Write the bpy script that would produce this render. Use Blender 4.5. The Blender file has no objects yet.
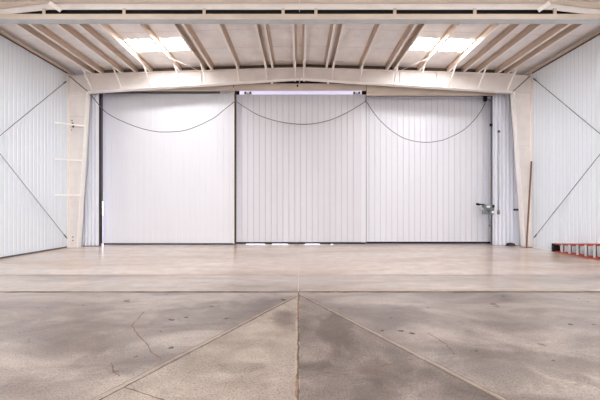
import bpy, bmesh, math, random
from mathutils import Vector
random.seed(4)
S = bpy.context.scene
C = S.collection
F, CX, HY, EYE = 300.0, 299.5, 208.5, 1.586

def P(px, py, Y):
    """point of the place seen at a pixel of the photograph, at distance Y"""
    return Vector(((px - CX) * Y / F, Y, EYE + (HY - py) * Y / F))

# ---------------------------------------------------------------- materials
def srgb(r, g, b):
    f = lambda c: (c / 12.92 if c <= .04045 else ((c + .055) / 1.055) ** 2.4)
    return (f(r / 255), f(g / 255), f(b / 255), 1)

class NT:
    def __init__(s, name):
        s.m = bpy.data.materials.new(name); s.m.use_nodes = True
        s.t = s.m.node_tree; s.b = s.t.nodes['Principled BSDF']
    def n(s, typ, **kw):
        d = s.t.nodes.new(typ)
        for k, v in kw.items():
            if k in d.bl_rna.properties: setattr(d, k, v)
            else: d.inputs[k].default_value = v
        return d
    def l(s, a, b): s.t.links.new(a, b)
    def pos(s): return s.n('ShaderNodeNewGeometry').outputs['Position']
    def noise(s, vec, scale, detail=4, rough=.55, mul=(1, 1, 1), dist=0):
        mp = s.n('ShaderNodeMapping'); mp.inputs['Scale'].default_value = mul
        s.l(vec, mp.inputs['Vector'])
        d = s.n('ShaderNodeTexNoise', Scale=scale, Detail=detail, Roughness=rough, Distortion=dist)
        s.l(mp.outputs[0], d.inputs['Vector']); return d.outputs['Fac']
    def ramp(s, fac, stops):
        d = s.n('ShaderNodeValToRGB'); e = d.color_ramp.elements
        while len(e) < len(stops): e.new(.5)
        for q, (p, c) in zip(e, stops): q.position = p; q.color = c
        s.l(fac, d.inputs['Fac']); return d.outputs['Color']
    def mix(s, fac, a, b, blend='MIX'):
        d = s.n('ShaderNodeMix', data_type='RGBA', blend_type=blend)
        for sock, v in ((d.inputs[0], fac), (d.inputs[6], a), (d.inputs[7], b)):
            if isinstance(v, (int, float, tuple)): sock.default_value = v
            else: s.l(v, sock)
        return d.outputs[2]
    def math(s, op, a, b=0.0):
        d = s.n('ShaderNodeMath', operation=op)
        for sock, v in ((d.inputs[0], a), (d.inputs[1], b)):
            if isinstance(v, (int, float)): sock.default_value = v
            else: s.l(v, sock)
        return d.outputs[0]

def paint(name, col, rough=.5, metal=0, dirt=.08, scale=1.5, mul=(1, 1, 1), spec=.4):
    k = NT(name)
    n = k.noise(k.pos(), scale, 5, .6, mul)
    dk = tuple(c * (1 - dirt * 2) for c in col[:3]) + (1,)
    lt = tuple(min(1, c * (1 + dirt * .6)) for c in col[:3]) + (1,)
    c = k.ramp(n, [(.3, dk), (.55, col), (.75, lt)])
    k.l(c, k.b.inputs['Base Color'])
    k.b.inputs['Roughness'].default_value = rough
    k.b.inputs['Metallic'].default_value = metal
    k.b.inputs['Specular IOR Level'].default_value = spec
    return k.m

M = {}
M['wall'] = paint('white_wall_liner', srgb(230, 236, 243), .5, 0, .015, 1.2, (1, 1, .2))
M['door'] = paint('white_door_sheet', srgb(218, 217, 222), .5, 0, .015, 1.2, (1, 1, .15))
M['door_mid'] = paint('white_door_sheet_darker', srgb(209, 207, 212), .5, 0, .02, 1.2, (1, 1, .15))  # slightly darker sheet for the middle door
M['jamb'] = paint('pale_blue_corrugated', srgb(232, 233, 241), .45, 0, .03, 1.4, (1, 1, .2))
M['cream'] = paint('cream_steel_paint', srgb(227, 219, 214), .5, 0, .05, 2.2)
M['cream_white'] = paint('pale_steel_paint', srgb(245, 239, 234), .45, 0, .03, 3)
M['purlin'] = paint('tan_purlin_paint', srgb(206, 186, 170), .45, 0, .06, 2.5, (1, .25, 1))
M['tan'] = paint('tan_header_paint', srgb(206, 190, 175), .55, 0, .07, 1.6, (.6, 1, 2))
M['grey'] = paint('grey_galvanised', srgb(196, 199, 202), .5, .1, .06, 3)
M['dark_brown'] = paint('dark_brown_strip', srgb(100, 84, 74), .8, 0, .1, 3, spec=.15)
M['seal'] = paint('brown_black_edge_seal', srgb(66, 57, 54), .7, 0, .1, 6, spec=.2)
M['groove_shade'] = paint('grey_groove_shade', srgb(178, 175, 184), .7, 0, .05, 4)
M['wall_groove_shade'] = paint('blue_grey_groove_shade', srgb(212, 218, 226), .6, 0, .03, 4)
M['hood'] = paint('pale_added_hood', srgb(244, 241, 246), .6, 0, .02, 3)
M['dark'] = paint('dark_gap_shade', srgb(38, 32, 29), .8, 0, .1, 3, spec=.15)
M['black'] = paint('black_rubber', srgb(26, 24, 26), .7, 0, .1, 6, spec=.2)
M['steel'] = paint('dull_dark_steel', srgb(98, 94, 94), .5, .3, .08, 5)
M['rod'] = paint('grey_steel_rod', srgb(128, 128, 132), .5, .2, .06, 5)
M['cable'] = paint('grey_power_cable', srgb(100, 96, 100), .6, 0, .06, 8)
M['box'] = paint('grey_enamel_box', srgb(118, 123, 123), .45, .1, .06, 8)
M['plate'] = paint('white_plate', srgb(240, 240, 238), .5, 0, .02, 8)
M['ladder'] = paint('orange_red_fibreglass', srgb(186, 80, 63), .45, 0, .08, 6)
M['alu'] = paint('bare_aluminium', srgb(222, 220, 218), .4, .15, .05, 7)
M['wood'] = paint('brown_stained_wood', srgb(120, 88, 72), .6, 0, .15, 6, (4, 4, .4))
M['rust'] = paint('rusty_base_plate', srgb(140, 95, 80), .7, 0, .15, 9)
M['smudge'] = paint('dark_grease', srgb(70, 60, 56), .8, 0, .1, 9)

# roof blanket facing: white vinyl with taped seams and a little dust
k = NT('white_vinyl_insulation')
sp = k.n('ShaderNodeSeparateXYZ'); k.l(k.pos(), sp.inputs[0])
n1 = k.noise(k.pos(), 1.6, 5, .6)
base = k.ramp(n1, [(.3, srgb(226, 221, 219)), (.6, srgb(241, 238, 237)), (.8, srgb(248, 246, 246))])
fr = k.math('FRACT', k.math('DIVIDE', k.math('ADD', sp.outputs['Y'], k.math('MULTIPLY', n1, .09)), 1.1))
seam = k.math('LESS_THAN', fr, .03)
col = k.mix(k.math('MULTIPLY', seam, .25), base, srgb(168, 150, 142))
k.l(col, k.b.inputs['Base Color']); k.b.inputs['Roughness'].default_value = .6
bp = k.n('ShaderNodeBump', Strength=.35, Distance=.05); k.l(k.noise(k.pos(), 3.0, 3, .5), bp.inputs['Height'])
k.l(bp.outputs[0], k.b.inputs['Normal']); M['blanket'] = k.m

# skylight sheet: glowing with daylight
k = NT('translucent_roof_light')
k.b.inputs['Base Color'].default_value = (.9, .92, .95, 1)
k.b.inputs['Emission Color'].default_value = (.94, .97, 1, 1)
k.b.inputs['Emission Strength'].default_value = 34.0
M['skylight'] = k.m

def concrete(name, stops, rough, spots, streak=(1, 1, 1), sscale=.55, grain=.1, stain=None, spec=.5):
    k = NT(name); p = k.pos()
    big = k.noise(p, sscale, 6, .62, streak, .6)
    c = k.ramp(big, stops)
    mid = k.noise(p, 2.6, 5, .65, (1, 1.3, 1))
    c = k.mix(spots, c, k.ramp(mid, [(.35, (.45, .4, .36, 1)), (.62, (1, 1, 1, 1))]), 'MULTIPLY')
    fine = k.noise(p, 55, 3, .7)
    c = k.mix(grain * 3, c, k.ramp(fine, [(.34, (.35, .32, .3, 1)), (.5, (1, 1, 1, 1)), (.72, (1.18, 1.16, 1.12, 1))]), 'MULTIPLY')
    if stain:
        # worn dark patches with an outline of their own: (x, y, half width x, half width y, strength)
        sx = k.n('ShaderNodeSeparateXYZ'); k.l(p, sx.inputs[0])
        wob = k.math('MULTIPLY', k.math('SUBTRACT', k.noise(p, 2.4, 8, .72, (1, 1, 1), .8), .5), 4.2)
        for (x, y, a, b, st) in stain:
            u = k.math('DIVIDE', k.math('SUBTRACT', sx.outputs['X'], x), a)
            v = k.math('DIVIDE', k.math('SUBTRACT', sx.outputs['Y'], y), b)
            d = k.math('ADD', k.math('ADD', k.math('MULTIPLY', u, u), k.math('MULTIPLY', v, v)), wob)
            f = k.ramp(d, [(0, (st, st, st, 1)), (.45, (st * .7, st * .7, st * .7, 1)), (1.0, (0, 0, 0, 1))])
            c = k.mix(f, c, srgb(88, 76, 70))
    k.l(c, k.b.inputs['Base Color'])
    r = k.n('ShaderNodeMapRange'); r.inputs['To Min'].default_value = rough[0]; r.inputs['To Max'].default_value = rough[1]
    k.l(mid, r.inputs['Value']); k.l(r.outputs[0], k.b.inputs['Roughness'])
    k.b.inputs['Specular IOR Level'].default_value = spec
    bp = k.n('ShaderNodeBump', Strength=.12, Distance=.01); k.l(fine, bp.inputs['Height']); k.l(bp.outputs[0], k.b.inputs['Normal'])
    return k.m
M['floor_far'] = concrete('sealed_beige_concrete', [(.3, srgb(188, 166, 150)), (.5, srgb(209, 190, 175)), (.72, srgb(223, 207, 194))], (.12, .28), .2, (.4, 1.6, 1), .5, .05)
M['floor_strip'] = concrete('sealed_pale_grey_concrete', [(.3, srgb(154, 140, 131)), (.5, srgb(184, 169, 159)), (.72, srgb(205, 191, 180))], (.14, .3), .2, (.4, 1.6, 1), .6, .06)
M['floor_mid'] = concrete('sealed_grey_concrete', [(.32, srgb(112, 98, 91)), (.45, srgb(146, 132, 124)), (.55, srgb(170, 157, 148)), (.70, srgb(196, 182, 170))], (.2, .42), .34, (.55, 1.2, 1), .95, .26,
    [(-1.1, 4.6, 1.2, .6, .6), (1.1, 4.5, .9, .6, .5), (2.3, 3.0, 1.3, .4, .55), (-3.2, 3.9, 1.3, .4, .35), (-1.7, 3.2, .7, .4, .5), (3.6, 4.2, 1.1, .3, .35)])
M['floor_left'] = concrete('worn_light_concrete', [(.3, srgb(144, 130, 120)), (.5, srgb(170, 156, 145)), (.7, srgb(188, 175, 163))], (.45, .65), .32, (1, 1, 1), 1.3, .24,
    [(-.25, 4.35, .22, .4, .45), (-.6, 3.0, .3, .12, .4)], .3)
M['floor_right'] = concrete('stained_dark_concrete', [(.28, srgb(110, 98, 92)), (.5, srgb(138, 126, 119)), (.72, srgb(166, 153, 144))], (.45, .65), .38, (1, 1, 1), 1.4, .24,
    [(.48, 3.9, .26, .75, .7), (.14, 3.02, .24, .13, .75), (.95, 2.9, .4, .25, .55), (.6, 2.55, .25, .15, .45)], .3)
M['joint'] = paint('dirt_filled_joint', srgb(116, 101, 91), .8, 0, .2, 7, spec=.1)
M['joint_pale'] = paint('joint_edge_worn', srgb(176, 159, 142), .7, 0, .1, 7, spec=.2)
M['crack'] = paint('brown_crack_filler', srgb(132, 112, 97), .8, 0, .2, 8, spec=.1)
M['rust_stain'] = paint('rust_stain', srgb(152, 124, 106), .8, 0, .2, 12, spec=.1)
M['apron'] = paint('pale_apron_concrete', srgb(214, 208, 200), .8, 0, .06, .5)
M['tarmac'] = paint('grey_tarmac', srgb(136, 128, 152), .9, 0, .08, .5, spec=.05)

# ---------------------------------------------------------------- mesh helpers
class MB:
    def __init__(s): s.bm = bmesh.new()
    def poly_prism(s, pts2, axis, a, b, mi=0):
        """polygon pts2 swept along an axis from a to b"""
        def v(p, t):
            return {'x': (t, p[0], p[1]), 'y': (p[0], t, p[1]), 'z': (p[0], p[1], t)}[axis]
        A = [s.bm.verts.new(v(p, a)) for p in pts2]; B = [s.bm.verts.new(v(p, b)) for p in pts2]
        fs = [s.bm.faces.new(A), s.bm.faces.new(B[::-1])]
        n = len(A)
        for i in range(n):
            fs.append(s.bm.faces.new((A[i], B[i], B[(i + 1) % n], A[(i + 1) % n])))
        for f in fs: f.material_index = mi
        return s
    def box(s, x0, x1, y0, y1, z0, z1, mi=0):
        return s.poly_prism([(x0, y0), (x1, y0), (x1, y1), (x0, y1)], 'z', z0, z1, mi)
    def bar(s, p, q, w, h, up=(0, 0, 1)):
        """rectangular bar from p to q"""
        p, q = Vector(p), Vector(q); d = (q - p).normalized(); u = Vector(up)
        if abs(d.dot(u)) > .98: u = Vector((0, 1, 0))
        r = d.cross(u).normalized(); u = r.cross(d).normalized()
        c = [(-w / 2, -h / 2), (w / 2, -h / 2), (w / 2, h / 2), (-w / 2, h / 2)]
        A = [s.bm.verts.new(p + r * a + u * b) for a, b in c]; B = [s.bm.verts.new(q + r * a + u * b) for a, b in c]
        s.bm.faces.new(A); s.bm.faces.new(B[::-1])
        for i in range(4): s.bm.faces.new((A[i], B[i], B[(i + 1) % 4], A[(i + 1) % 4]))
        return s
    def tube(s, pts, r, n=8):
        pts = [Vector(p) for p in pts]; rings = []
        rad = r if isinstance(r, (list, tuple)) else [r] * len(pts)
        for i, p in enumerate(pts):
            d = (pts[min(i + 1, len(pts) - 1)] - pts[max(i - 1, 0)]).normalized()
            u = Vector((0, 0, 1)) if abs(d.z) < .9 else Vector((0, 1, 0))
            a = d.cross(u).normalized(); b = a.cross(d)
            rings.append([s.bm.verts.new(p + (a * math.cos(t) + b * math.sin(t)) * rad[i]) for t in [2 * math.pi * j / n for j in range(n)]])
        for A, B in zip(rings, rings[1:]):
            for j in range(n):
                f = s.bm.faces.new((A[j], A[(j + 1) % n], B[(j + 1) % n], B[j])); f.smooth = True
        s.bm.faces.new(rings[0][::-1]); s.bm.faces.new(rings[-1])
        return s
    def build(s, name, mat, parent=None, bevel=0):
        bmesh.ops.recalc_face_normals(s.bm, faces=s.bm.faces)
        me = bpy.data.meshes.new(name); s.bm.to_mesh(me); s.bm.free()
        for m in (mat if isinstance(mat, list) else [mat]): me.materials.append(m)
        o = bpy.data.objects.new(name, me); C.objects.link(o)
        if bevel:
            bv = o.modifiers.new('edge', 'BEVEL'); bv.width = bevel; bv.segments = 2; bv.limit_method = 'ANGLE'
        if parent:
            o.parent = parent
            # meshes are drawn in world coordinates: undo the root's offset once
            o.location = -parent.location if parent.parent is None else (0, 0, 0)
        return o

def tag(o, label=None, cat=None, group=None, kind=None):
    if label: o['label'] = label
    if cat: o['category'] = cat
    if group: o['group'] = group
    if kind: o['kind'] = kind
    return o
def empty(name, loc, label, cat, group=None, kind=None):
    o = bpy.data.objects.new(name, None); C.objects.link(o); o.location = loc
    o.empty_display_size = .2
    return tag(o, label, cat, group, kind)

# ---------------------------------------------------------------- the shell
XL, XR = -9.45, 9.47            # liner faces of the side walls
Y0, YB = -8.0, 13.75            # open end behind the camera, outside face of the door end
RZ = lambda x: 7.54 - .03 * abs(x)          # roof blanket
PB = lambda x: 7.34 - .03 * abs(x)          # underside of the purlins

# floor slabs in one sheet: a sealed far strip, a grey strip, the two slabs of the V
b = MB()
def quad(pts, mi, z=0.0):
    f = b.bm.faces.new([b.bm.verts.new((x, y, z)) for x, y in pts]); f.material_index = mi
J1, J2, AP = 7.155, 5.70, 5.5
kx = .548
dX = lambda y: kx * (AP - y)
w0, w1 = XL - .1, XR + .1
YT = 13.42                                  # threshold under the doors
quad([(w0, J1), (w1, J1), (w1, YT), (w0, YT)], 0)
quad([(w0, J2), (w1, J2), (w1, J1), (w0, J1)], 8)
ye = Y0
quad([(w0, ye), (-dX(ye) if -dX(ye) > w0 else w0, ye), (0, AP), (0, J2), (w0, J2)], 1)
quad([(w1, J2), (0, J2), (0, AP), (dX(ye), ye), (w1, ye)], 1)
quad([(-dX(ye), ye), (0, ye), (0, AP)], 2)
quad([(0, ye), (dX(ye), ye), (0, AP)], 3)
def ribbon(pts, w, mi, z, jag=0, step=.08):
    path = []
    for (x0, y0), (x1, y1) in zip(pts, pts[1:]):
        L = math.hypot(x1 - x0, y1 - y0); n = max(1, int(L / step))
        for i in range(n):
            t = i / n; path.append([x0 + (x1 - x0) * t, y0 + (y1 - y0) * t])
    path.append(list(pts[-1]))
    Lf, Rt = [], []
    for i, (x, y) in enumerate(path):
        a, c = path[max(0, i - 1)], path[min(len(path) - 1, i + 1)]
        dx, dy = c[0] - a[0], c[1] - a[1]; L = math.hypot(dx, dy) or 1
        nx, ny = -dy / L, dx / L
        o = random.uniform(-jag, jag); ww = w * random.uniform(.6, 1.35) if jag else w
        Lf.append(b.bm.verts.new((x + nx * (o + ww / 2), y + ny * (o + ww / 2), z)))
        Rt.append(b.bm.verts.new((x + nx * (o - ww / 2), y + ny * (o - ww / 2), z)))
    for i in range(len(path) - 1):
        f = b.bm.faces.new((Lf[i], Rt[i], Rt[i + 1], Lf[i + 1])); f.material_index = mi
def fp(px, py):
    y = EYE * F / (py - HY); return ((px - CX) * y / F, y)
ribbon([(w0, J1), (w1, J1)], .045, 4, .0012, .006, .2)
ribbon([(w0, J2), (w1, J2)], .075, 4, .0012, .008, .15)
ribbon([(.02, J2 + .11), (w1, J2 + .11)], .10, 5, .0008, .03, .2)
ribbon([(w0, 9.6), (w1, 9.6)], .03, 5, .0010, .004, .2)
ribbon([(-.02, YT), (-.02, J2)], .012, 5, .0014, .003, .2)
ribbon([(-.015, J2), (-.01, Y0)], .022, 4, .0016, .006, .05)
ribbon([(-.035, 5.2), (-.035, 2.2)], .022, 5, .0014, .010, .06)
ribbon([fp(298, 300), fp(297.5, 320)], .022, 7, .0019, .006, .03)
ribbon([fp(297, 376), fp(296, 398)], .02, 7, .0019, .006, .02)
for sgn in (-1, 1):
    ribbon([(0, AP), (sgn * dX(Y0), Y0)], .018, 4, .0013, .004, .06)
    ribbon([(sgn * .05, AP), (sgn * (dX(Y0) + .05), Y0)], .022, 5, .0011, .004, .06)
    ribbon([(sgn * .085, AP - .02), (sgn * (dX(Y0) + .085), Y0)], .008, 6, .0012, .008, .05)
ribbon([fp(144, 312), fp(135, 322), fp(132, 326), fp(137, 334), fp(147, 344), fp(150, 351), fp(162, 360)], .011, 6, .0018, .008, .05)
ribbon([fp(124, 387), fp(136, 391), fp(150, 396), fp(160, 399), fp(172, 405)], .012, 6, .0018, .006, .03)
ribbon([fp(111, 363), fp(114, 372), fp(120, 376)], .010, 6, .0018, .006, .03)
ribbon([fp(300, 379), fp(318, 374), fp(345, 371), fp(372, 369), fp(396, 363), (fp(413, 359))], .012, 6, .0018, .008, .03)
ribbon([fp(376, 366), fp(382, 380), fp(390, 396)], .012, 6, .0017, .006, .03)
ribbon([fp(428, 333), fp(446, 344), fp(455, 355)], .012, 6, .0017, .008, .03)
for px, py in ((186, 317.5), (171, 348), (401, 331), (412, 333.5), (571, 324.5)):   # small dark scuffs
    x, y = fp(px, py); r = .05
    v = [b.bm.verts.new((x + r * random.uniform(.5, 1) * math.cos(t), y + r * .7 * random.uniform(.5, 1) * math.sin(t), .0021)) for t in [i * math.pi / 4 for i in range(8)]]
    f = b.bm.faces.new(v); f.material_index = 4
for f in b.bm.faces:
    f.normal_update()
    if f.normal.z < 0: f.normal_flip()
me = bpy.data.meshes.new('floor'); b.bm.to_mesh(me); b.bm.free()
for m in ('floor_far', 'floor_mid', 'floor_left', 'floor_right', 'joint', 'joint_pale', 'crack', 'rust_stain', 'floor_strip'): me.materials.append(M[m])
fl = bpy.data.objects.new('floor', me); C.objects.link(fl)
tag(fl, 'worn sealed concrete hangar floor with a V of joints', 'floor', kind='structure')

# apron outside both ends
b = MB(); b.box(-60, 60, -60, 6, -.12, -.03)
tag(b.build('ground', M['apron']), 'pale concrete apron outside the open end of the hangar', 'ground', kind='structure')
b = MB(); b.box(-60, 60, 6, 70, -.12, -.012)
tag(b.build('ground', M['tarmac']), 'grey tarmac outside, seen as bright slits under the doors', 'ground', kind='structure')

def ribbed(name, axis, a0, a1, face, into, z0, z1, pitch, groove, depth, thick, mat, parent=None, trap=False, seal=None):
    """upright sheet with vertical grooves; axis it runs along, face coordinate, direction 'into' (+1/-1) away from the room"""
    prof = [(a0, face)]
    n = int((a1 - a0) / pitch)
    for i in range(n + 1):
        c = a0 + pitch * (i + .5)
        if c + pitch / 2 > a1: break
        if trap:
            prof += [(c - pitch * .24, face), (c - pitch * .11, face + into * depth), (c + pitch * .11, face + into * depth), (c + pitch * .24, face)]
        else:
            prof += [(c - groove, face), (c - groove * .45, face + into * depth), (c + groove * .45, face + into * depth), (c + groove, face)]
    prof += [(a1, face), (a1, face + into * thick), (a0, face + into * thick)]
    if axis == 'y': prof = [(p[1], p[0]) for p in prof]
    m = MB(); m.poly_prism(prof, 'z', z0, z1)
    if seal:                                    # shade in the bottom of each groove put in as a grey colour
        ia = 1 if axis == 'x' else 0
        for f in m.bm.faces:
            if len(f.verts) == 4 and all(abs(v.co[ia] - (face + into * depth)) < 1e-4 for v in f.verts): f.material_index = 1
        mat = [mat, M[seal]]
    return m.build(name, mat, parent)

wl = ribbed('wall_left', 'y', Y0, YB - .02, XL, -1, 0, 7.245, .151, .018, .008, .12, M['wall'], seal='wall_groove_shade')
tag(wl, 'white ribbed metal liner wall on the left side', 'wall', kind='structure')
wr = ribbed('wall_right', 'y', Y0, YB - .02, XR, 1, 0, 7.245, .151, .018, .008, .12, M['wall'], seal='wall_groove_shade')
tag(wr, 'white ribbed metal liner wall on the right side', 'wall', kind='structure')
b = MB(); b.box(XL, XL + .02, Y0, 12.18, 0, .05)
tag(b.build('baseboard_left', M['steel']), 'thin grey base angle at the foot of the left wall', 'baseboard', kind='structure')
b = MB(); b.box(XR - .015, XR, Y0, 12.18, 0, .03)
tag(b.build('baseboard_right', M['plate']), 'thin pale base angle at the foot of the right wall', 'baseboard', kind='structure')

# roof blanket, with an opening for each skylight
SKY = [(-6.0, -3.9, 10.27, 11.05), (3.9, 6.0, 10.27, 11.05), (-6.0, -3.9, 3.4, 4.2), (3.9, 6.0, 3.4, 4.2), (-6.0, -3.9, -3.6, -2.8), (3.9, 6.0, -3.6, -2.8)]  # far pair is in view, the others are added overhead for even light
b = MB()
for sx in (-1, 1):
    xs = [0, 3.9, 6.0, 9.6]
    for i in range(3):
        ycut = [Y0, YB] if i != 1 else [Y0, -3.6, -2.8, 3.4, 4.2, 10.27, 11.05, YB]
        for j in range(0, len(ycut) - 1, 2 if i == 1 else 1):
            y0, y1 = ycut[j], ycut[j + 1]
            xa, xb = sx * xs[i], sx * xs[i + 1]
            pts = [(xa, RZ(xa)), (xb, RZ(xb)), (xb, RZ(xb) + .12), (xa, RZ(xa) + .12)]
            b.poly_prism(pts, 'y', y0, y1)
tag(b.build('ceiling', M['blanket']), 'pale vinyl faced roof insulation between the purlins', 'ceiling', kind='structure')
for i, (xa, xb, y0, y1) in enumerate(SKY):
    side = 'left' if xa < 0 else 'right'
    b = MB(); b.poly_prism([(xa, RZ(xa) + .02), (xb, RZ(xb) + .02), (xb, RZ(xb) + .05), (xa, RZ(xa) + .05)], 'y', y0 - .0, y1)
    o = b.build('window_%d' % (i + 1), M['skylight'])
    where = ('far bay, ' if i < 2 else 'middle bay overhead, added for even light, ' if i < 4 else 'bay behind the viewer, added for even light, ')
    tag(o, 'white glowing roof skylight in the ' + where + side + ' roof slope', 'skylight', kind='structure')

# end wall above the doors (near-black colour puts in the shade of the slot)
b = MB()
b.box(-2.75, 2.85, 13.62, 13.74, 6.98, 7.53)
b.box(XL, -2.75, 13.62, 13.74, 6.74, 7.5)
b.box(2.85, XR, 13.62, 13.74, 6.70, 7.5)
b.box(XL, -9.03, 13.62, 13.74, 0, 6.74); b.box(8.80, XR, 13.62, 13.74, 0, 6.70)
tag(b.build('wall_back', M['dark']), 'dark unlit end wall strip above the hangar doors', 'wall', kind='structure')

b = MB(); b.poly_prism([(13.76, 7.7), (15.4, 7.5), (15.4, 6.3), (15.35, 6.3), (15.35, 7.44), (13.76, 7.64)], 'x', -9.5, 9.5)  # hood added outside, tones down the sky showing in the door gaps
b.box(-9.5, -9.45, 13.76, 15.35, 6.3, 7.5); b.box(9.45, 9.5, 13.76, 15.35, 6.3, 7.5)
tag(b.build('trim_1', M['hood']), 'pale hood added outside the door tops to soften the sky in the slit', 'added canopy', kind='structure')

# ---------------------------------------------------------------- far frame: columns
def column(side):
    s = -1 if side == 'left' else 1
    xo = XL + .012 if s < 0 else XR - .012
    xt, xb_ = (-8.67, -9.05) if s < 0 else (8.74, 9.20)
    zt = 6.34
    yw0, yw1 = 12.29, 12.305; yf0, yf1 = 12.19, 12.41
    if s < 0:
        lab = 'cream tapered steel column in the left corner with three short braces to the wall'
    else:
        lab = 'cream tapered steel column in the right corner behind a leaning brown pole'
    t = empty('steel_column', ((xo + xb_) / 2, 12.3, 0), lab, 'column', 'hangar frame columns')
    b = MB(); b.poly_prism([(xo, .02), (xb_, .02), (xt, zt), (xt, 7.07), (xo, 7.04)], 'y', yw0, yw1); b.build('web', M['cream'], t)
    b = MB(); b.box(*sorted((xo, xo - s * .014)), yf0, yf1, .02, 7.04); b.build('outer_flange', M['cream_white'], t)
    b = MB(); b.poly_prism([(xb_, .02), (xb_ - s * .022, .02), (xt - s * .022, zt), (xt, zt)], 'y', yf0, yf1); b.build('inner_flange', M['cream_white'], t)
    b = MB(); b.poly_prism([(xo - s * .02, zt - .02), (xt, zt - .02), (xt, zt), (xo - s * .02, zt)], 'y', yf0 + .03, yw0); b.build('cap_stiffener', M['cream'], t)
    b = MB(); b.bar((xo - s * .03, 12.27, 7.0), (xt - s * .01, 12.27, 6.37), .03, .02, (0, 1, 0)); b.build('diagonal_stiffener', M['smudge'], t)
    b = MB(); b.box(*sorted((xo, xb_ - s * .05)), 12.15, 12.45, 0, .022); b.build('base_plate', M['rust'] if s > 0 else M['cream'], t)
    zs = [4.15] if s > 0 else [4.9, 5.35]
    for z in zs:                                                # weld seams across the web
        f = (z / zt); xi = xb_ + (xt - xb_) * f
        b = MB(); b.box(*sorted((xo - s * .015, xi)), yw0 - .004, yw0, z, z + .014); b.build('weld_seam', M['tan'], t)
    for dz in (.28, .42):
        b = MB(); b.tube([(xo - s * .16, yw0, dz), (xo - s * .16, yw0 - .03, dz)], .022, 8); b.build('bolt', M['steel'], t)
    if s < 0:
        for (pa, pb) in (((55, 122.6), (84, 126)), ((55, 159), (82, 160.5)), ((55, 195), (79.5, 195.2))):
            A = P(pa[0], pa[1], 11.56); A.x = XL + .02
            B = P(pb[0], pb[1], 12.2)
            B.x = xb_ + (xt - xb_) * B.z / zt + .012
            m = MB(); m.bar(A, B, .012, .055); m.bar(A + Vector((0, -.0, .022)), B + Vector((0, 0, .022)), .055, .012); m.build('wall_brace', M['plate'], t)
        for px, py, r in ((72, 120.5, .028), (72.6, 123.5, .045), (73.3, 126.5, .045), (71.5, 130, .02)):
            q = P(px, py, yw0); m = MB(); m.tube([(q.x, yw0, q.z), (q.x, yw0 - .006, q.z)], r, 9); m.build('grease_mark', M['smudge'], t)
    return t
column('left'); column('right')

# far rafter
RB = lambda x: 6.896 - .0642 * abs(x)         # underside
RT = lambda x: 7.335 - .03 * abs(x)           # top
t = empty('roof_rafter', (0, 12.3, 6.9), 'deep cream tapered rafter above the doors with slanting flange braces', 'rafter', 'hangar roof rafters')
xe0, xe1 = -8.665, 8.735
b = MB(); b.poly_prism([(xe0, RB(xe0)), (0, RB(0)), (xe1, RB(xe1)), (xe1, RT(xe1)), (0, RT(0)), (xe0, RT(xe0))], 'y', 12.29, 12.305); b.build('web', M['cream'], t)
b = MB(); b.poly_prism([(xe0, RB(xe0)), (0, RB(0)), (xe1, RB(xe1)), (xe1, RB(xe1) - .018), (0, RB(0) - .018), (xe0, RB(xe0) - .018)], 'y', 12.19, 12.41); b.build('bottom_flange', M['cream_white'], t)
b = MB(); b.poly_prism([(xe0, RT(xe0)), (0, RT(0)), (xe1, RT(xe1)), (xe1, RT(xe1) - .014), (0, RT(0) - .014), (xe0, RT(xe0) - .014)], 'y', 12.19, 12.41); b.build('top_flange', M['cream'], t)
b = MB(); b.box(-.018, .018, 12.18, 12.42, 6.80, 7.30); b.build('splice_plate', M['cream'], t)
b = MB(); b.poly_prism([(xe0, RT(xe0)), (0, RT(0)), (xe1, RT(xe1)), (xe1, RZ(xe1)), (0, RZ(0)), (xe0, RZ(xe0))], 'y', 12.36, 12.37); b.build('shade_strip', M['dark_brown'], t)  # added dark strip, stands in for the shaded bay behind the rafter
for x in (-5.55, -4.0, 4.1, 5.6):
    b = MB(); b.box(x - .006, x + .006, 12.2, 12.29, RB(x), RT(x) - .02); b.build('web_stiffener', M['cream'], t)
PD = (.165, 1.06, 1.33, 2.47, 3.54, 3.83, 4.86, 6.05, 6.65, 7.25, 8.05, 8.44)
PX = [sx * d for d in PD for sx in (-1, 1)]
for x in [sx * d for d in PD if d not in (1.06, 3.54, 6.65, 8.05) for sx in (-1, 1)]:
    b = MB(); top = (x, 11.62, PB(x) - .012); bot = (x, 12.2, RB(x) + .03)
    b.bar(top, bot, .05, .012); b.bar((x + .02, top[1], top[2]), (x + .02, bot[1], bot[2]), .012, .05); b.build('flange_brace', M['cream_white'], t)
for sx in (-1, 1):
    b = MB(); b.tube([(sx * 4.80, 11.15, PB(4.8) - .02), (sx * 3.9, 12.25, RT(3.9) - .10)], .009, 6); b.build('brace_rod', M['cream_white'], t)

# near rafter, the header under it
t = empty('roof_rafter', (0, 7.9, 6.9), 'near cream rafter crossing the top of the view with downturned ends', 'rafter', 'hangar roof rafters')
pl = [(XL, 6.49), (-6.6, 6.815), (6.6, 6.815), (XR, 6.45)]
b = MB(); b.poly_prism(pl + [(XR, RT(XR)), (0, RT(0)), (XL, RT(XL))], 'y', 7.98, 7.995); b.build('web', M['tan'], t)  # tan darkens the web, shade above the channel put in as colour
b = MB(); b.poly_prism(pl + [(x, z + .165) for x, z in pl[::-1]], 'y', 7.885, 7.90); b.build('bottom_channel', M['cream'], t)
b = MB(); b.poly_prism([(x, z + .165) for x, z in pl] + [(x, z + .155) for x, z in pl[::-1]], 'y', 7.885, 7.98); b.build('channel_lip', M['cream'], t)
b = MB(); b.poly_prism([(XL, RT(XL)), (0, RT(0)), (XR, RT(XR)), (XR, RT(XR) - .015), (0, RT(0) - .015), (XL, RT(XL) - .015)], 'y', 7.85, 8.10); b.build('top_flange', M['cream'], t)
b = MB(); b.box(-.012, .012, 7.875, 7.98, 6.80, 7.28); b.build('splice_plate', M['cream'], t)
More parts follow.
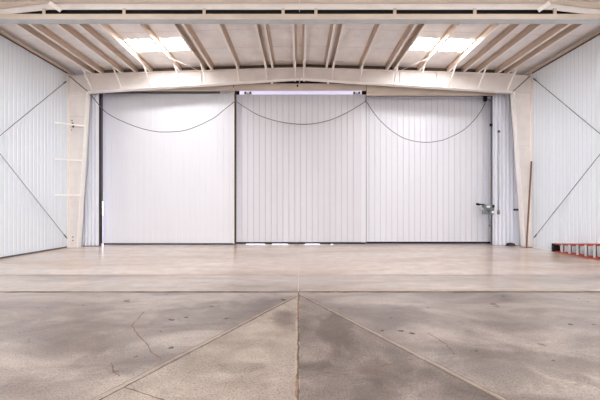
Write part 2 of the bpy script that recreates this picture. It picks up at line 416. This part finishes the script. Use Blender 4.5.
for x0, x1 in ((-6.55, -6.22), (6.55, 6.22)):
    b = MB(); b.bar((x0 , 7.86, 6.98), (x1, 7.82, 6.74), .10, .016, (0, 1, 0)); b.build('angle_plate', M['cream_white'], t)
t = empty('header_beam', (0, 7.85, 6.49), 'tan steel header with grey underside hung below the near rafter', 'beam', 'door header beams')
b = MB(); b.box(XL, XR, 7.76, 7.775, 6.49, 6.62); b.build('face', M['tan'], t)
b = MB(); b.box(XL, XR, 7.75, 7.95, 6.476, 6.49); b.build('underside_channel', M['grey'], t)
b = MB(); b.box(XL, XR, 7.96, 7.975, 6.56, 6.86); b.build('shade_strip', M['dark'], t)  # strip across the gap, its dark colour puts in the shade there
for x in (-6.7, -4.6, -2.5, -.43, .43, 2.5, 4.6, 6.7):
    b = MB(); b.box(x - .04, x + .04, 7.86, 7.87, 6.6, 6.84); b.box(x - .04, x - .03, 7.87, 7.885, 6.6, 6.84); b.build('hanger', M['tan'], t)

# purlins: one Z section each, lower flange coloured paler than the web for light off the floor
ordn = ['first', 'second', 'third', 'fourth', 'fifth', 'sixth', 'seventh', 'eighth', 'ninth', 'tenth', 'eleventh']
for x in PX:
    z0 = PB(x); h = .196; s = -1 if x > 0 else 1; w = .08
    t_ = .008
    side = 'left' if x < 0 else 'right'
    b = MB()
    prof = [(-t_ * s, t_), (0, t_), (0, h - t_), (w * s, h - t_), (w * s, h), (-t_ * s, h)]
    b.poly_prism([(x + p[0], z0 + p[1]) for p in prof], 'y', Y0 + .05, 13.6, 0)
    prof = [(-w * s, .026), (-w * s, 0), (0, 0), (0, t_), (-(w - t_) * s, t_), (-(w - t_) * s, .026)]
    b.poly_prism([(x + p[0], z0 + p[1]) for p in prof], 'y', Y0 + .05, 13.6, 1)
    if abs(x) < .5: lab = 'tan roof purlin with floor-lit pale flange just %s of the ridge, in the ridge pair' % side
    else: lab = 'tan roof purlin with floor-lit pale lower flange, %s out to the %s from the ridge pair' % (ordn[PD.index(abs(x)) - 1], side)
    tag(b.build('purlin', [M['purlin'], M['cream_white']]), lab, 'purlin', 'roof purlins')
for s, xw in ((-1, XL), (1, XR)):
    x0 = xw; x1 = xw - s * .17
    e = -s * .004; b = MB(); b.poly_prism([(x0 + e, 7.10), (x1, 7.10), (x1, 7.13), (x1 + s * .01, 7.13), (x1 + s * .01, 7.11), (x0 + e - s * .01, 7.11), (x0 + e - s * .01, 7.22), (x0 + e, 7.22)], 'y', Y0 + .05, 13.6)
    tag(b.build('eave_strut', M['purlin']), 'cream eave strut along the top of the %s wall' % ('left' if s < 0 else 'right'), 'eave strut', 'eave struts')

for i, (s, xw) in enumerate(((-1, XL), (1, XR))):
    b = MB(); b.box(*sorted((xw - s * .004, xw - s * .03)), Y0, 12.18, 7.06, 7.099)  # thin dark strip just below the eave strut
    tag(b.build('trim_%d' % (i + 2), M['dark_brown']), 'dark line along the top of the %s wall liner' % ('left' if s < 0 else 'right'), 'trim', kind='structure')

# wall cross bracing rods
def rod(p, q, lab):
    t = empty('brace_rod', p, lab, 'brace rod', 'wall bracing rods')
    b = MB(); b.tube([p, q], .011, 8); b.build('shaft', M['rod'], t)
    d = (Vector(q) - Vector(p)).normalized()
    b = MB(); b.tube([Vector(p) + d * .04, Vector(p) + d * .22], .022, 8); b.build('end_clevis', M['steel'], t)
for s, xw in ((-1, XL + .035), (1, XR - .035)):
    nm = 'left' if s < 0 else 'right'
    rod((xw, 12.12, 6.73 if s < 0 else 6.85), (xw, 6.1, .35), 'thin grey bracing rod falling from the top corner of the %s wall' % nm)
    rod((xw - s * .03, 12.12 if s < 0 else 12.05, .37 if s < 0 else .40), (xw - s * .03, 6.1, 6.85), 'thin grey bracing rod rising from the foot of the %s wall corner' % nm)

# ---------------------------------------------------------------- door end: jambs, doors, headers, tracks
t = empty('jamb_panel', (-8.88, 12.6, 0), 'narrow pale corrugated metal panel between left column and left door', 'wall panel', 'corrugated jamb panels')
ribbed('sheet', 'x', -9.42, -8.405, 12.60, 1, 0.015, 6.85, .150, .03, .08, .10, M['jamb'], t, True)
b = MB(); b.box(-8.405, -8.378, 12.57, 12.66, .01, 6.85); b.build('edge_seal', M['seal'], t)
b = MB(); b.box(-9.42, -8.42, 12.59, 12.65, 0, .02); b.build('base_seal', M['black'], t)
t = empty('jamb_panel', (8.85, 12.9, 0), 'narrow pale corrugated metal panel between right door and right column', 'wall panel', 'corrugated jamb panels')
ribbed('sheet', 'x', 8.29, 9.44, 12.90, 1, 0.012, 6.85, .170, .03, .10, .12, M['jamb'], t, True)
b = MB(); b.box(8.255, 8.29, 12.88, 12.96, .01, 6.85); b.build('edge_channel', M['steel'], t)
q = P(491, 125, 12.87); b = MB(); b.box(q.x - .06, q.x + .05, 12.83, 12.88, q.z - .06, q.z + .05); b.build('door_stop', M['black'], t)

def seal_segments(m, xs, y0, y1, z0, z1):
    for a, c in xs: m.box(a, c, y0, y1, z0, z1)
# left door
LD = empty('door_1', (-5.7, 13.1, 0), 'wide white sliding hangar door on the left', 'door', kind='structure')
ribbed('door_sheet', 'x', -8.585, -2.90, 13.10, 1, .07, 6.86, .257, .011, .010, .06, M['door'], LD)
b = MB(); b.box(-2.90, -2.845, 13.085, 13.20, .05, 6.86); b.build('edge_trim', M['cream'], LD)
b = MB(); b.box(-2.845, -2.775, 13.10, 13.19, .02, 6.62); b.build('edge_seal', M['seal'], LD)
b = MB(); b.box(-8.55, -2.85, 13.09, 13.14, .004, .072); b.build('bottom_seal', M['black'], LD)
b = MB(); b.box(-8.70, -8.59, 13.162, 13.18, 1.9, 6.86); b.build('side_seal', M['steel'], LD)
# middle door
MD = empty('door_2', (0, 13.35, 0), 'white sliding hangar door in the middle with a bright slit above', 'door', kind='structure')
ribbed('door_sheet', 'x', -2.95, 2.74, 13.35, 1, .085, 6.65, .2608, .014, .016, .06, M['door_mid'], MD, seal='groove_shade')
b = MB(); b.box(2.74, 2.95, 13.33, 13.42, .085, 6.65); b.build('edge_trim', M['door'], MD)
b = MB(); b.box(2.95, 2.975, 13.33, 13.45, .07, 6.62); b.build('edge_seal', M['steel'], MD)
fx = lambda px: (px - CX) * 13.38 / F
b = MB(); seal_segments(b, [(-2.95, fx(246)), (fx(265), fx(272)), (fx(288), fx(305)), (fx(320), fx(331)), (fx(333), 2.95)], 13.345, 13.37, .003, .09)
b.box(-2.95, 2.95, 13.345, 13.37, .026, .09); b.build('bottom_seal', M['black'], MD)
# right door
RD = empty('door_3', (5.8, 13.5, 0), 'white sliding hangar door on the right carrying a grey control box', 'door', kind='structure')
ribbed('door_sheet', 'x', 3.0, 8.72, 13.50, 1, .095, 6.60, .2565, .013, .016, .06, M['door'], RD, seal='groove_shade')
b = MB(); b.box(3.0, 8.72, 13.49, 13.52, .0, .095); b.build('bottom_seal', M['black'], RD)
def roller(parent, x, y, z):
    t = MB(); t.box(x - .16, x + .16, y - .02, y + .02, z, z + .05); t.box(x - .03, x + .03, y - .015, y + .015, z - .06, z + .12)
    o = t.build('roller_hanger', M['grey'], parent)
    for dx in (-.11, .11):
        w = MB(); w.tube([(x + dx, y - .03, z + .08), (x + dx, y + .03, z + .08)], .05, 12); w.build('wheel', M['steel'], o)
roller(MD, -2.3, 13.38, 6.66); roller(MD, 2.55, 13.38, 6.66)
roller(RD, 3.35, 13.53, 6.60); roller(LD, -3.2, 13.07, 6.66)

# header beams over the doors
def header(x0, x1, y, z0, z1, lab):
    t = empty('header_beam', ((x0 + x1) / 2, y, z0), lab, 'beam', 'door header beams')
    b = MB(); b.box(x0, x1, y, y + .012, z0, z1); b.build('face', M['tan'], t)
    b = MB(); b.box(x0, x1, y, y + .08, z0 - .01, z0); b.build('bottom_lip', M['tan'], t)
    b = MB(); b.box(x0, x1, y, y + .12, z1, z1 + .01); b.build('top_lip', M['cream'], t)
    return t
header(-8.60, -2.80, 12.66, 6.575, 6.92, 'tan steel header beam above the left hangar door')
hm = header(-2.79, 2.83, 12.75, 6.62, 6.885, 'tan steel header beam above the middle hangar door')
q = P(297.5, 85.8, 12.75); b = MB(); b.box(q.x - .03, q.x + .03, 12.742, 12.75, q.z - .05, q.z + .05); b.build('bolt_slot', M['black'], hm)
for px in (272, 328):
    x = (px - CX) * 12.6 / F; b = MB(); b.box(x - .035, x + .035, 12.43, 12.44, 6.74, RB(x) + .02); b.box(x - .035, x + .035, 12.43, 12.76, 6.88, 6.895); b.build('hanger', M['cream_white'], hm)
header(2.84, 8.32, 12.70, 6.40, 6.92, 'tan steel header beam above the right hangar door')
def track(x0, x1, y, z0, z1, lab):
    t = empty('door_track', ((x0 + x1) / 2, y, z0), lab, 'track', 'sliding door tracks')
    b = MB(); b.poly_prism([(y - .05, z0), (y - .02, z0), (y - .02, z0 + .02), (y - .04, z0 + .02), (y - .04, z1), (y + .04, z1), (y + .04, z0 + .02), (y + .02, z0 + .02), (y + .02, z0), (y + .05, z0), (y + .05, z1 + .01), (y - .05, z1 + .01)], 'x', x0, x1); b.build('rail', M['steel'], t)
    n = 5
    for i in range(n):
        x = x0 + (x1 - x0) * (i + .5) / n
        m = MB(); m.box(x - .03, x + .03, y - .01, y + .01, z1 + .01, z1 + .2); m.build('rail_bracket', M['tan'], t)
track(-8.60, -3.45, 12.98, 6.575, 6.78, 'dark sliding door track under the left header')
track(3.0, 8.25, 13.38, 6.61, 6.78, 'dark sliding door track under the right header')

# ---------------------------------------------------------------- hanging cables on the doors
def smooth(pts, n=6):
    out = []
    for i in range(len(pts) - 1):
        p0, p1, p2, p3 = pts[max(0, i - 1)], pts[i], pts[i + 1], pts[min(len(pts) - 1, i + 2)]
        for j in range(n):
            t = j / n
            out.append(.5 * ((2 * p1) + (p2 - p0) * t + (2 * p0 - 5 * p1 + 4 * p2 - p3) * t * t + (3 * p1 - p0 - 3 * p2 + p3) * t ** 3))
    out.append(pts[-1]); return out
def cable(px, Ys, lab):
    n = len(px) - 1                             # hung from its ends, bellying a little away from the doors
    pts = [P(a, c, Ys[0] + (Ys[2] - Ys[0]) * i / n + (Ys[1] - (Ys[0] + Ys[2]) / 2) * 4 * i * (n - i) / n / n) for i, (a, c) in enumerate(px)]
    m = MB(); m.tube(smooth(pts), .016, 7)
    tag(m.build('power_cable', M['cable']), lab, 'cable', 'hanging door cables')
cable([(89, 93.5), (93, 97.5), (107, 113), (130, 124.5), (150, 130.5), (165, 132), (187, 129.8), (212, 119), (225, 109), (235.05, 101.2)], (12.36, 12.75, 12.79), 'long grey cable swagged across the left white door')
cable([(236.55, 101.8), (250, 110.5), (262, 116.5), (280, 121.8), (300, 124.2), (315, 123.4), (332, 119.3), (350, 111), (365.08, 101.6)], (12.80, 13.0, 13.05), 'shallow grey cable swagged across the middle white door')
cable([(366.52, 101.8), (377.5, 117.5), (392, 131), (407, 139.3), (425, 142.3), (440, 140.7), (450, 137.3), (465, 129), (477.5, 116), (484.3, 105), (485.2, 101.4)], (13.05, 13.15, 13.05), 'deep grey cable swagged across the right white door')
t = empty('cable_bracket', P(486, 97, 13.05), 'dark cable hanger bracket at top right end of the right door', 'bracket')
def pb(m, a, c, w, h, Y): m.bar(P(a[0], a[1], Y), P(c[0], c[1], Y), w, h, (0, 1, 0))
b = MB(); pb(b, (481, 96), (493, 95.2), .05, .04, 13.05); b.build('arm', M['black'], t)
b = MB(); q = P(485.2, 98.5, 13.05); b.box(q.x - .06, q.x + .06, 13.0, 13.1, q.z - .12, q.z + .1); b.build('clamp', M['black'], t)
b = MB(); pb(b, (486, 98.3), (491, 101), .03, .03, 13.05); pb(b, (485, 99), (482, 98), .03, .03, 13.05); b.build('strut', M['steel'], t)
b = MB(); q = P(492.5, 95.5, 13.0); b.box(q.x - .03, q.x + .03, 12.98, 13.02, q.z - .04, q.z + .04); b.build('bolt_head', M['plate'], t)
# small clamps where the cables meet
for px, py, Y, lab in ((235.8, 100.8, 12.80, 'small dark cable clamp at left edge of the middle door top'), (365.8, 100.8, 13.05, 'small dark cable clamp between middle and right door tops')):
    t = empty('cable_clamp', P(px, py, Y), lab, 'clamp', 'cable clamps')
    q = P(px, py, Y); b = MB(); b.box(q.x - .03, q.x + .03, Y - .01, Y + .02, q.z - .05, q.z + .04); b.build('body', M['steel'], t, .006)
    b = MB(); b.tube([(q.x, Y, q.z), (q.x, Y, q.z + .30)], .008, 6); b.build('hanging_hook', M['steel'], t)

# ---------------------------------------------------------------- control box on the right door
YC = 12.70
t = empty('control_box', P(489, 210, YC), 'grey electrical control box with black lever on the right door edge', 'control box')
q0, q1 = P(484.3, 214.5, YC), P(494.2, 204.6, YC)
b = MB(); b.box(q0.x, q1.x, YC, YC + .18, q0.z, q1.z); b.build('housing', M['box'], t, .012)
b = MB(); b.box(q0.x + .02, q1.x - .02, YC - .012, YC, q0.z + .02, q1.z - .02); lid = b.build('lid', M['box'], t, .006)
a, c = P(486.4, 207.6, YC), P(490, 205.6, YC); b = MB(); b.box(a.x, c.x, YC - .018, YC - .012, a.z, c.z); b.build('nameplate', M['plate'], lid)
a, c = P(491.6, 213.2, YC), P(493.8, 211, YC); b = MB(); b.box(a.x, c.x, YC - .03, YC - .012, a.z, c.z); b.build('switch_cover', M['plate'], lid)
a, c = P(492, 207.6, YC), P(494, 205, YC); b = MB(); b.box(a.x, c.x, YC - .04, YC - .012, a.z, c.z); b.build('socket', M['black'], lid)
for px, py in ((487.5, 210.2), (489.5, 210.2), (488.5, 212)):
    q = P(px, py, YC); b = MB(); b.tube([(q.x, YC - .012, q.z), (q.x, YC - .035, q.z)], .022, 8); b.build('push_button', M['black'], lid)
b = MB(); b.tube([P(485, 204.8, YC + .05), P(478, 204.0, YC + .05)], .03, 8); lever = b.build('lever', M['black'], t)
b = MB(); a = P(478, 204.3, YC + .05); b.tube([a + Vector((-.06, 0, .02)), a + Vector((.05, 0, -.02))], .05, 10); b.build('lever_grip', M['black'], lever)
b = MB(); a = P(480.8, 206.5, YC + .05); b.bar(P(479, 204.5, YC + .06), P(484.6, 211, YC + .06), .04, .03); b.build('lever_brace', M['grey'], t)
b = MB(); b.tube(smooth([P(489, 214.5, YC + .06), P(489, 218, YC + .06), P(489.6, 221, YC + .05), P(490, 224, YC + .05)]), .02, 7); cord = b.build('pendant_cord', M['box'], t)
b = MB(); a = P(490, 225, YC + .05); b.tube([a + Vector((0, 0, .07)), a, a + Vector((0, 0, -.06))], [.03, .055, .04], 10); b.build('pendant', M['box'], cord)

# conduit and small fittings on the right jamb
YJ = 12.86
t = empty('conduit', P(498.7, 213, YJ), 'slim grey conduit with a rounded end on the right corrugated panel', 'conduit')
b = MB(); b.tube([P(498.7, 132, YJ), P(498.7, 211, YJ)], .022, 8); b.build('pipe', M['grey'], t)
b = MB(); a = P(498.5, 213, YJ); b.tube([a + Vector((0, 0, .14)), a + Vector((0, 0, .03)), a + Vector((0, 0, -.06))], [.04, .06, .045], 10); b.build('end_fitting', M['box'], t)
b = MB(); a = P(499, 131.5, YJ); b.box(a.x - .035, a.x + .035, YJ - .03, YJ + .04, a.z - .05, a.z + .05); b.build('junction_knob', M['steel'], t, .008)
t = empty('latch_plate', P(516, 209.6, 12.88), 'small black latch plate on right corrugated panel beside the column', 'latch')
a, c = P(513.6, 210.7, 12.88), P(518.3, 208.7, 12.88)
b = MB(); b.box(a.x, c.x, 12.875, 12.90, a.z, c.z); b.build('plate', M['black'], t, .006)
b = MB(); b.box((a.x + c.x) / 2 - .03, (a.x + c.x) / 2 + .03, 12.84, 12.875, a.z + .02, c.z - .02); b.build('bolt_knob', M['steel'], t, .005)
t = empty('rubber_block', (9.02, 12.72, 0), 'low black rubber block on the floor against the right corrugated panel', 'block')
b = MB(); b.poly_prism([(8.86, 0), (9.18, 0), (9.15, .10), (9.02, .125), (8.88, .10)], 'y', 12.74, 12.88); b.build('wedge', M['black'], t, .01)
b = MB(); b.box(8.90, 9.14, 12.735, 12.74, .03, .06); b.build('grip_rib', M['steel'], t)

# leaning pole
b = MB(); b.bar((9.115, 12.05, .0), (9.40, 12.16, 3.50), .045, .045, (0, 1, 0)); 
tag(b.build('wooden_pole', M['wood'], None, .006), 'tall thin brown wooden pole leaning in front of the right column', 'pole')

# ---------------------------------------------------------------- stepladder on its edge by the right wall
LX, LT, LE = 9.22, 10.86, 8.36            # plane of the steps, far (top) end, foot end
t = empty('stepladder', (LX, 9.6, 0), 'orange red stepladder lying on its edge along the right wall', 'ladder')
zb = .055
ztop = lambda y: .30 + (LT - y) * .115
def rail(y0, y1, x, za, zc, name):
    m = MB()
    m.bar((x, y0, za), (x, y1, zc), .056, .012)
    m.bar((x - .025, y0, za), (x - .025, y1, zc), .010, .038); m.bar((x + .025, y0, za), (x + .025, y1, zc), .010, .038)
    return m.build(name, M['ladder'], t)
rail(LT, LE, LX, zb - .02, zb - .02, 'front_rail'); rail(LT, LE, LX, ztop(LT), ztop(LE), 'front_rail')
rail(LT - .1, LE + .1, LX + .12, zb + .0, zb - .0, 'rear_rail'); rail(LT - .1, LE + .1, LX + .12, ztop(LT) - .03, ztop(LE) - .05, 'rear_rail')
y = LT - .32
i = 0
while y > LE + .1:
    m = MB(); m.poly_prism([(LX - .026, y + .01), (LX - .026, y - .02), (LX - .02, y - .02), (LX - .02, y + .004), (LX + .02, y + .004), (LX + .02, y - .02), (LX + .026, y - .02), (LX + .026, y + .01)], 'z', zb - .01, ztop(y)); m.build('step', M['alu'], t)
    if i % 1 == 0:
        m = MB(); m.tube([(LX + .12, y + .07, zb), (LX + .12, y + .07, ztop(y) - .05)], .02, 8); m.build('rear_bar', M['steel'], t)
    y -= .29; i += 1
m = MB(); m.box(LX - .06, LX + .17, LT - .06, LT + .05, zb - .03, ztop(LT) + .02); m.build('top_cap', M['black'], t, .012)
for z0 in (zb, ztop(10.3) - .02):
    m = MB(); m.bar((LX + .03, 10.42, z0 + (.03 if z0 < .1 else -.03)), (LX + .10, 9.9, z0 + (.03 if z0 < .1 else -.03)), .02, .008); m.build('spreader', M['steel'], t)
for y0 in (10.42, 9.1):
    m = MB(); m.bar((LX - .02, y0, zb + .02), (LX - .02, y0 - .24, zb + .21), .03, .006, (1, 0, 0)); m.build('step_brace', M['alu'], t)
for z0 in (zb - .02, ztop(LE)):
    m = MB(); m.box(LX - .05, LX + .05, LE - .06, LE + .02, z0 - .03, z0 + .03); m.build('rubber_foot', M['black'], t, .008)

# ---------------------------------------------------------------- light
W = bpy.data.worlds.new('sky'); S.world = W; W.use_nodes = True
bg = W.node_tree.nodes['Background']
bg.inputs['Color'].default_value = (.95, .97, 1.0, 1); bg.inputs['Strength'].default_value = 4.9
L = bpy.data.lights.new('open_door_portal', 'AREA'); L.shape = 'RECTANGLE'; L.size = 18.9; L.size_y = 7.1
L.cycles.is_portal = True
lo = bpy.data.objects.new('open_door_portal', L); C.objects.link(lo); lo.location = (0, Y0 - .02, 3.55); lo.rotation_euler = (math.radians(90), 0, 0)

cam = bpy.data.cameras.new('camera'); cam.sensor_width = 36; cam.lens = 18
cam.shift_y = 8.5 / 600; cam.shift_x = .5 / 600
cam.clip_end = 300
co = bpy.data.objects.new('camera', cam); C.objects.link(co); co.location = (0, 0, EYE); co.rotation_euler = (math.radians(90), 0, 0)
S.camera = co
S.view_settings.view_transform = 'Standard'; S.view_settings.look = 'None'
S.view_settings.gamma = 1; S.view_settings.use_curve_mapping = False
S.view_settings.exposure = 0.17
S.cycles.max_bounces = 10; S.cycles.diffuse_bounces = 7; S.cycles.glossy_bounces = 4
S.cycles.caustics_reflective = False; S.cycles.caustics_refractive = False
S.cycles.use_denoising = True
